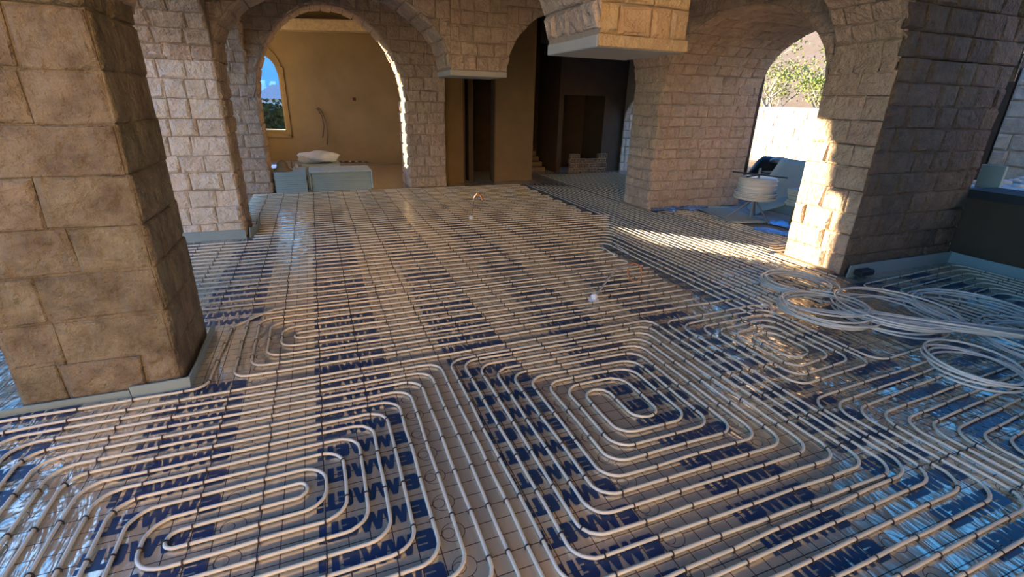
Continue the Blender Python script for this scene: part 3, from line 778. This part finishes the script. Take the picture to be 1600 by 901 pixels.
ball((1.985, 6.62, .03), .033, 'cap', M['white'], s2)
MB().tube([(1.985, 6.62, .03), (2.03, 6.68, .12), (2.06, 6.7, .30)], .006, 6).obj('cable', M['darkwire'], s2, True)
MB().tube([(2.06, 6.7, .30), (2.11, 6.7, .36), (2.16, 6.7, .33), (2.19, 6.7, .26)], .014, 6).obj('cable_end', M['orange'], s2, True)
# offcut bars
for i, (x, y, a) in enumerate(((2.98, 4.38, 1.55), (3.17, 4.39, 1.5))):
    o = MB().tube([(x, y, .034), (x+.05, y+.34, .034)], PR, 7).obj('pipe_offcut', M['pipe_loose'], None, True)
    tag(o, 'short loose pipe offcut lying across the rows, ' + ('left' if i == 0 else 'right') + ' of the pair', 'pipe', 'loose pipe offcuts')

# ------------------------------------------------------------------ stacks of boards in the far room
def stack(x0, x1, y0, y1, n, t, label, m='foam', z=0.0, jit=.006, name='board_stack', top=None):
    s = empty(name, ((x0+x1)/2, (y0+y1)/2, z), label, 'boards')
    for i in range(n):
        a, b = random.uniform(-jit, jit), random.uniform(-jit, jit)
        MB().bbox(x0+a, x1+a, y0+b, y1+b, z+t*i+.001, z+t*(i+1)-.001, .003).obj('board', M[m], s)
    return s
stack(-.74, -.22, 9.50, 10.25, 10, .036, 'square stack of grey-green insulation boards, left of the wrapped bundle')
wb = stack(-.14, .90, 9.56, 10.25, 10, .034, 'long bundle of grey-green boards in cloudy plastic wrap')
MB().bbox(-.17, .93, 9.52, 10.28, .335, .362, .012).obj('wrap_top', M['plasticwrap'], wb)
for sx, nm in ((-.165, 'L'), (.905, 'R')): MB().bbox(sx, sx+.022, 9.53, 10.28, .02, .34, .01).obj('wrap_end', M['plasticwrap'], wb)
def blob(name, c, s, m, label, cat, seed=1, amp=.18, sub=3, parent=None):
    rnd = random.Random(seed); bm = bmesh.new(); bmesh.ops.create_icosphere(bm, subdivisions=sub, radius=1)
    ph = [rnd.uniform(0, 6) for _ in range(6)]
    for v in bm.verts:
        k_ = 1+amp*(sin(3*v.co.x+ph[0])*cos(2.6*v.co.y+ph[1])+.5*sin(6*v.co.z+ph[2]+4*v.co.x)+.3*sin(9*v.co.y+ph[3]))
        v.co = Vector((v.co.x*k_*s[0], v.co.y*k_*s[1], max(-.9, v.co.z*k_)*s[2]))
    zmin = min(v.co.z for v in bm.verts)
    me = bpy.data.meshes.new(name); bm.to_mesh(me); bm.free(); me.materials.append(m)
    me.polygons.foreach_set('use_smooth', [True]*len(me.polygons))
    o = link(name, me, parent, (c[0], c[1], c[2]-zmin))
    if label: tag(o, label, cat)
    return o
ct = stack(-.30, .42, 10.55, 11.2, 9, .04, 'second row of boards behind the wrapped bundle', jit=.01)
blob('plastic_bag', (.02, 10.8, .361), (.34, .22, .13), M['bag'], 'crumpled pale plastic bag on the boards behind the bundle', 'bag', 3)
hat = MB().lathe([(.16, 0), (.15, .02), (.10, .06), (.085, .13), (.05, .17), (.02, .18)], (-.60, 9.75, .361), 14).obj('burlap_heap', M['sack'], None, True); tag(hat, 'brown hat-shaped sack heap on the square stack', 'sack')
o = MB().bbox(-1.05, -.76, 10.2, 10.7, 0, .33, .01).obj('white_box', M['white']); tag(o, 'brightly lit white box half hidden by the left pillar', 'box')
o = MB().bbox(-1.02, -.70, 10.15, 10.7, .335, .36, .005).obj('blue_lid', M['bag']); tag(o, 'pale blue sheet lying on the lit white box', 'sheet')
for i, (x, y, h_, r_) in enumerate(((-.92, 10.4, .13, .035), (-.56, 10.10, .11, .03), (-.46, 10.08, .15, .018), (-.38, 10.05, .08, .03))):
    z_ = .361
    o = MB().lathe([(r_, 0), (r_, h_*.65), (r_*.45, h_*.8), (r_*.45, h_)], (x, y, z_), 10).obj('bottle', M['white' if i % 2 else 'brick'], None, True)
    tag(o, ('dark bottle on the blue sheet by the pillar', 'pale jar behind the brown heap', 'slim tall bottle at the back of the square stack', 'short pale jar at the right of the square stack')[i], 'bottle', 'bottles on the boards')
# rubble line at the foot of the far wall
for i in range(9):
    s_ = 2.0+.09*i; p = W(s_, -.06-.03*(i % 3), 0)
    o = blob('rubble_lump', p, (.05, .04, .03), M['plate' if i % 2 else 'sack'], None, None, 20+i, .3, 1); tag(o, 'pale rubble lump at the foot of the ochre wall', 'rubble', 'rubble along the ochre wall')
# wall conduits
cd1 = empty('wall_conduit', W(1.6, -.03, 1.0), 'pair of dark conduits hanging out of the ochre wall', 'conduit')
MB().tube([W(1.50, 0, 1.34), W(1.56, -.06, 1.32), W(1.66, -.10, 1.15), W(1.68, -.09, .9), W(1.60, -.07, .62)], .014, 6).obj('tube', M['darkwire'], cd1, True)
MB().tube([W(1.55, 0, 1.36), W(1.64, -.07, 1.30), W(1.75, -.11, 1.05), W(1.76, -.10, .75), W(1.70, -.08, .45)], .014, 6).obj('tube', M['darkwire'], cd1, True)
mb = MB(); wbox(mb, 2.47, 2.55, -.012, .0, 1.55, 1.63); o = mb.obj('wall_box', M['brown']); tag(o, 'small dark junction box on the ochre wall', 'box')

# ------------------------------------------------------------------ hollow brick heap in the store
def brick_mesh():
    mb = MB(); L_, Wd, Hh = .24, .11, .11
    # frame front (holes) : 3x2 holes as recessed cells
    nx, nz = 3, 2; t = .012
    cw = (L_-t)/nx; chh = (Hh-t)/nz
    for i in range(nx+1): mb.box(-L_/2+i*cw, -L_/2+i*cw+t, -Wd/2, Wd/2, 0, Hh)
    for j in range(nz+1): mb.box(-L_/2, L_/2, -Wd/2+.001, Wd/2-.001, j*chh, j*chh+t)
    mb.box(-L_/2+.002, L_/2-.002, Wd/2-.03, Wd/2-.02, .002, Hh-.002)
    return mb
bmh = brick_mesh(); bme = mesh('hollow_brick', bmh.v, bmh.f, M['brick'])
nb = 0
for r_ in range(4):
    for i in range(4):
        if r_ == 3 and i in (1, 2): continue
        o = link('hollow_brick', bme, None, (5.88+.26*i+.03*(r_ % 2), 10.83, .005+.115*r_)); nb += 1
        tag(o, 'hollow clay brick in the heap before the dark store opening', 'brick', 'hollow bricks heaped before the store')

# ------------------------------------------------------------------ right archway: decoiler, sheets
dc = empty('pipe_decoiler', (6.10, 5.45, 0), 'pipe decoiler on a tripod with a full coil, in the right archway', 'decoiler')
for a_ in (2.6, 4.7, .6):
    MB().tube([(6.10, 5.45, .33), (6.10+.36*cos(a_), 5.45+.36*sin(a_), .012)], .014, 6).obj('leg', M['steel'], dc)
MB().tube([(6.10, 5.45, .02), (6.10, 5.45, .78)], .018, 8).obj('post', M['steel'], dc)
cl = empty('pipe_reel', (6.10, 5.45, .33), None); cl.parent = dc; cl.location = (0, 0, .33); PLOC[cl.name] = Vector((6.10, 5.45, .33))
mbx = MB().lathe([(.12, 0), (.25, .0), (.255, .3), (.12, .3)], (6.10, 5.45, .345), 24).obj('coil_core', M['pipe_loose'], cl, True)
for i in range(15):
    rr = .255+.012*sin(i*2.1)+(.03 if i < 5 else 0)
    MB().tube([(6.10+rr*cos(2*pi*j/24)+.004*sin(j), 5.45+rr*sin(2*pi*j/24), .345+.0205*i+.004*sin(2*pi*j/24+i)) for j in range(24)], .0105, 6, True).obj('winding', M['pipe_loose'], cl, True)
for a_ in (.35, 1.92):
    MB().box(-.40, .40, -.012, .012, 0, .02, Matrix.Translation((6.10, 5.45, .675)) @ Matrix.Rotation(a_, 4, 'Z')).obj('crossbar', M['black'], dc)
def sheet(c, sx, sy, rx, ry, rz, m, label, name='foam_sheet', cat='sheet', wavy=.0, t=.02, n=8):
    V = []; Fc = []
    mt_ = Matrix.Translation(c) @ Matrix.Rotation(rz, 4, 'Z') @ Matrix.Rotation(ry, 4, 'Y') @ Matrix.Rotation(rx, 4, 'X')
    for s_ in (0, 1):
        for i in range(n+1):
            for j in range(n+1):
                x, y = (i/n-.5)*sx, (j/n-.5)*sy
                V.append(mt_ @ Vector((x, y, wavy*(sin(i*1.3+j*.6)*cos(j*1.1)+.3*sin(i*3+j*2.2))+wavy+s_*t)))
    q = (n+1)**2
    for i in range(n):
        for j in range(n):
            a = i*(n+1)+j; b = a+n+1
            Fc += [(a, a+1, b+1, b), (q+a, q+b, q+b+1, q+a+1)]
    for i in range(n):
        for (a, b) in ((i, i+1), (n*(n+1)+i, n*(n+1)+i+1), (i*(n+1), (i+1)*(n+1)), (i*(n+1)+n, (i+1)*(n+1)+n)): Fc.append((a, b, b+q, a+q))
    o = centred(name, V, Fc, m, None, wavy > 0); tag(o, label, cat); return o
sheet((5.98, 5.75, .025), .62, 1.15, 0, 0, -.25, M['foam'], 'flat pale blue-green sheet on the floor under the decoiler', wavy=.004, t=.012)
sheet((6.30, 4.95, .012), .35, .5, 0, 0, .3, M['foil_blue'], 'crumpled blue foil scrap in front of the decoiler', 'foil_scrap', 'foil', wavy=.018, t=.004)
sheet((5.80, 4.62, .012), .22, .7, 0, 0, .5, M['foil_blue'], 'strip of blue foil at the foot of the lit pier', 'foil_scrap', 'foil', wavy=.014, t=.004)
sheet((5.46, 6.34, .012), 1.02, .26, 0, 0, -.03, M['foil_blue'], 'crumpled blue foil strip at the foot of the shaded pier', 'foil_scrap', 'foil', wavy=.028, t=.004, n=12)
# leaning board and curved grey sheet
sheet((7.25, 5.78, .40), 1.05, .95, .0, radians(-48), radians(10), M['foam'], 'large grey-green sheet leaning beyond the decoiler', wavy=.006)
sheet((6.95, 5.75, .16), .8, .5, 0, radians(-28), radians(-30), M['foam'], 'smaller grey-green sheet slumped below the leaning one', wavy=.02)
stack(6.28, 6.85, 4.10, 5.05, 8, .03, 'stack of pale green boards half hidden by the lit pier', z=.30, jit=.018)
o = MB().bbox(6.34, 6.80, 4.2, 4.98, 0, .30, .01).obj('wooden_crate', M['sack']); tag(o, 'brown crate carrying the pale green boards', 'crate')
# black equipment bag on the bank
bgk = empty('equipment_bag', (7.9, 6.9, .3), 'black bag with a grey round lid on the bank behind the decoiler', 'bag')
blob('bag_body', (7.9, 6.75, 0), (.34, .45, .42), M['black'], None, None, 5, .12, 3).parent = bgk
bpy.data.objects['bag_body'].location -= Vector((7.9, 6.9, .3))
MB().lathe([(.16, 0), (.15, .05), (.08, .09), (.02, .1)], (7.75, 6.55, .70), 14).obj('lid', M['steel'], bgk, True)
MB().tube([(7.6, 6.9, .5), (7.65, 6.5, .55), (7.8, 6.2, .35)], .02, 6).obj('strap', M['plate'], bgk, True)

# ------------------------------------------------------------------ outdoors
def ground():
    V = []; Fc = []; nx = 50; ny = 50
    for i in range(nx+1):
        for j in range(ny+1):
            x = -60+150*i/nx; y = -50+150*j/ny; z = -.06
            if x > 17: z += (x-17)*.22+.5*sin(x*.3+y*.2)
            V.append((x, y, z))
    for i in range(nx):
        for j in range(ny):
            a = i*(ny+1)+j; Fc.append((a, a+ny+1, a+ny+2, a+1))
    return V, Fc
V, Fc = ground(); o = link('ground', mesh('ground', V, Fc, M['dirt'], True)); o['kind'] = 'structure'
bw = empty('boundary_wall', (14, 11, 0), 'low sunlit pale stone boundary wall beyond the right archway', 'wall')
MB().box(14.02, 14.3, 2, 26, -.1, 1.58).obj('core', M['mortar'], bw)
MB().bbox(13.97, 14.34, 2, 26, 1.58, 1.66, .01).obj('coping', M['glazed'], bw)
lay_stones(bw, mX(14.02), lambda v: 9.6, lambda v: 15.2, courses(0, 1.58, .26), (.3, .6), M['stone_grey'])
# bluish stone wall outside the right edge
sw = empty('garden_wall', (9, 3, 0), 'shaded bluish stone wall outside the right edge opening', 'wall')
MB().box(9.02, 9.3, -.5, 4.15, 0, 2.2).obj('core', M['mortar'], sw)
lay_stones(sw, mX(9.02), lambda v: 2.4, lambda v: 4.15, courses(.5, 2.2, .2), (.24, .42), M['stone_grey'])
o = MB().bbox(7.2, 9.0, 1.2, 3.6, .0, .80, .02).obj('gravel_bed', M['glazed']); tag(o, 'bed of white gravel on the terrace outside the parapet', 'gravel')
for i in range(40):
    g = blob('gravel_lump', (random.uniform(7.5, 8.9), random.uniform(2.6, 3.55), .79), (.08, .07, .035), M['glazed'], None, None, 50+i, .25, 1)
    tag(g, 'white gravel lump on the bed outside the parapet', 'gravel', 'white gravel outside the parapet')
o = MB().bbox(7.20, 7.24, 3.13, 3.36, .80, 1.06, .004, Matrix.Identity(4)).obj('foam_sheet', M['foam']); tag(o, 'small grey-blue board standing on the terrace behind the parapet', 'board')
o = MB().box(9.0, 9.6, 4.17, 5.7, 0, 3.4).obj('shed', M['brown']); tag(o, 'dark brown shed end beside the bluish garden wall', 'shed')
# hillside behind the boundary wall
V = []; Fc = []
for i in range(31):
    for j in range(31):
        x = 22+60*i/30; y = -20+110*j/30; V.append((x, y, -.5+ 7*(1-cos(min(1, i/22)*pi))/2*(.8+.2*sin(j*.5))+.5*sin(i*1.7+j)+.4*sin(j*2.1)))
for i in range(30):
    for j in range(30): a = i*31+j; Fc.append((a, a+31, a+32, a+1))
o = link('hillside', mesh('hillside', V, Fc, M['hill'], True)); o['kind'] = 'structure'
def tree(cx, cy, z0, h, label, seed, leafm, nleaf=2600, spread=1.6, bare=.5):
    rnd = random.Random(seed); t = empty('scrub_tree', (cx, cy, z0), label, 'tree', 'trees beyond the boundary wall')
    mb = MB(); tips = []
    def br(p, d, L_, r_, lv):
        pts = [p]; q = p.copy(); dd = d.copy()
        for i in range(5):
            dd = (dd+Vector((rnd.uniform(-.25, .25), rnd.uniform(-.25, .25), rnd.uniform(-.1, .2)))).normalized(); q = q+dd*L_/5; pts.append(q.copy())
        mb.tube(pts, r_, 5, taper=[1-.12*i for i in range(6)])
        if lv >= 3: tips.append((q, pts[3])); 
        if lv < 4:
            for _ in range(3 if lv else 5):
                i_ = rnd.randint(2, 5); a = rnd.uniform(0, 2*pi)
                nd = (dd*.6+Vector((cos(a), sin(a), rnd.uniform(-.1, .7)))*.8).normalized()
                br(pts[i_], nd, L_*rnd.uniform(.5, .75), r_*.55, lv+1)
    br(Vector((cx, cy, z0)), Vector((0, 0, 1)), h*.45, .09, 0)
    mb.obj('branches', M['bark'], t)
    V = []; Fc = []
    for i in range(nleaf):
        tp, b_ = tips[int(rnd.random()**1.0*len(tips))]
        if (int(abs(tp.x*3.1)+abs(tp.y*2.3)+tp.z*1.7) % 5)/5 < bare-.2: continue
        c = tp+Vector((rnd.gauss(0, .16), rnd.gauss(0, .16), rnd.gauss(0, .12)))
        a = Vector((rnd.uniform(-1, 1), rnd.uniform(-1, 1), rnd.uniform(-1, 1))).normalized()*.05; b = a.cross(Vector((rnd.uniform(-1, 1), rnd.uniform(-1, 1), 1))).normalized()*.03
        n0 = len(V); V += [c-a, c+b, c+a, c-b]; Fc.append((n0, n0+1, n0+2, n0+3))
    o = mesh('leaves', [tuple(v-Vector((cx, cy, z0))) for v in V], Fc, leafm); q = link('leaves', o, t); q['kind'] = 'stuff'
tree(16.2, 12.4, .0, 5.2, 'bushy yellow-green tree seen through the right arch, right of the pair', 11, M['leaf'], 5200, bare=.2)
tree(16.6, 14.9, .0, 4.6, 'sparse tree with bare pale twigs, left of the pair', 5, M['leaf'], 2600, bare=.6)
tree(18.4, 13.4, .3, 5.4, 'bare grey-twigged tree farther up the bank', 8, M['leaf'], 900, bare=.6)
# added unseen boxes: one blocks the sun at left, one bounces warm light
nh = MB().box(-22, -3.0, 9.9, 11.4, 0, 5.5).obj('light_shaping_box', M['stone_tan']); tag(nh, 'plain tan box added on the left, unseen, to block the sun', 'slab')
nb_ = MB().box(-10, 16, -13.2, -12.2, 0, 7.5).obj('light_shaping_box', M['ochre_far']); tag(nb_, 'tall added building behind the camera, outside the view', 'slab')
# view through the left window
hg = empty('hedge', (-3.2, 22, 0), 'dark green hedge outside the left window', 'hedge'); V = []; Fc = []; rnd = random.Random(3)
for i in range(6000):
    c = Vector((rnd.uniform(-7, 3), 22+rnd.gauss(0, .25), rnd.uniform(-.2, 1.42+.1*sin(i)))); a = Vector((rnd.uniform(-1, 1), rnd.uniform(-1, 1), rnd.uniform(-1, 1))).normalized()*.10; b = a.cross(Vector((.3, rnd.uniform(-1, 1), 1))).normalized()*.07
    n0 = len(V); V += [tuple(c-a-Vector((-3.2, 22, 0))), tuple(c+b-Vector((-3.2, 22, 0))), tuple(c+a-Vector((-3.2, 22, 0))), tuple(c-b-Vector((-3.2, 22, 0)))]; Fc.append((n0, n0+1, n0+2, n0+3))
q = link('leaves', mesh('leaves', V, Fc, M['hedge']), hg); q['kind'] = 'stuff'
MB().box(-7, 3, 21.9, 22.15, 0, 1.2).obj('stems', M['hedge'], hg)
def house(x, y, w_2, d_, h_, rh, label, wallm, roofm):
    t = empty('house', (x, y, 0), label, 'house')
    MB().box(x-w_2, x+w_2, y, y+d_, 0, h_).obj('wall', wallm, t)
    V = [(x-w_2-.3, y-.3, h_), (x+w_2+.3, y-.3, h_), (x+w_2+.3, y+d_+.3, h_), (x-w_2-.3, y+d_+.3, h_), (x-w_2*.4, y+d_/2, h_+rh), (x+w_2*.4, y+d_/2, h_+rh)]
    centred('roof', V, [(0, 1, 5, 4), (1, 2, 5), (2, 3, 4, 5), (3, 0, 4)], roofm, t)
    for k_ in (-.5, .4): MB().box(x+w_2*k_-.3, x+w_2*k_+.3, y-.05, y+.05, h_*.35, h_*.7).obj('window', M['black'], t)
house(-1.9, 40, 1.7, 6, 1.45, 1.0, 'house with a pink tiled roof beyond the hedge, right-hand one', M['town'], M['pinkroof'])
house(-5.9, 44, 1.8, 6, 1.35, .8, 'lower house with a pink roof, left-hand one', M['town'], M['pinkroof'])
V = []; Fc = []
for i in range(41):
    for j in range(13):
        x = -420+900*i/40; y = 260+420*j/12; V.append((x, y, -12+95*(j/12)**.9*(.82+.18*sin(i*.35+1))+5*sin(i*.9+j)))
for i in range(40):
    for j in range(12): a = i*13+j; Fc.append((a, a+13, a+14, a+1))
o = link('mountain', mesh('mountain', V, Fc, M['farhill'], True)); o['kind'] = 'structure'
V = [(x, y, -3+(y-140)*.13) for y in (138, 170, 210, 275) for x in (-120, -60, -20, 30)]
o = link('town_slope', mesh('town_slope', V, [(j*4+i, j*4+i+1, j*4+i+5, j*4+i+4) for j in range(3) for i in range(3)], M['farhill'])); o['kind'] = 'structure'
rnd = random.Random(9)
for i in range(40):
    x = -24+(i % 8)*3.2+rnd.uniform(-.3, .3); y = 150+(i//8)*11+rnd.uniform(0, 4); h_ = rnd.uniform(1.5, 3)
    gz = -3+(y-140)*.13
    o = MB().box(x-rnd.uniform(.6, 1.2), x+rnd.uniform(.6, 1.2), y, y+4, gz-1.5, gz+h_).obj('town_house', M['town']); tag(o, 'tiny pale block of the hazy town below the mountain', 'house', 'far houses of the hazy town')
print('stones', NST[0], 'clips', len(CLIPS))
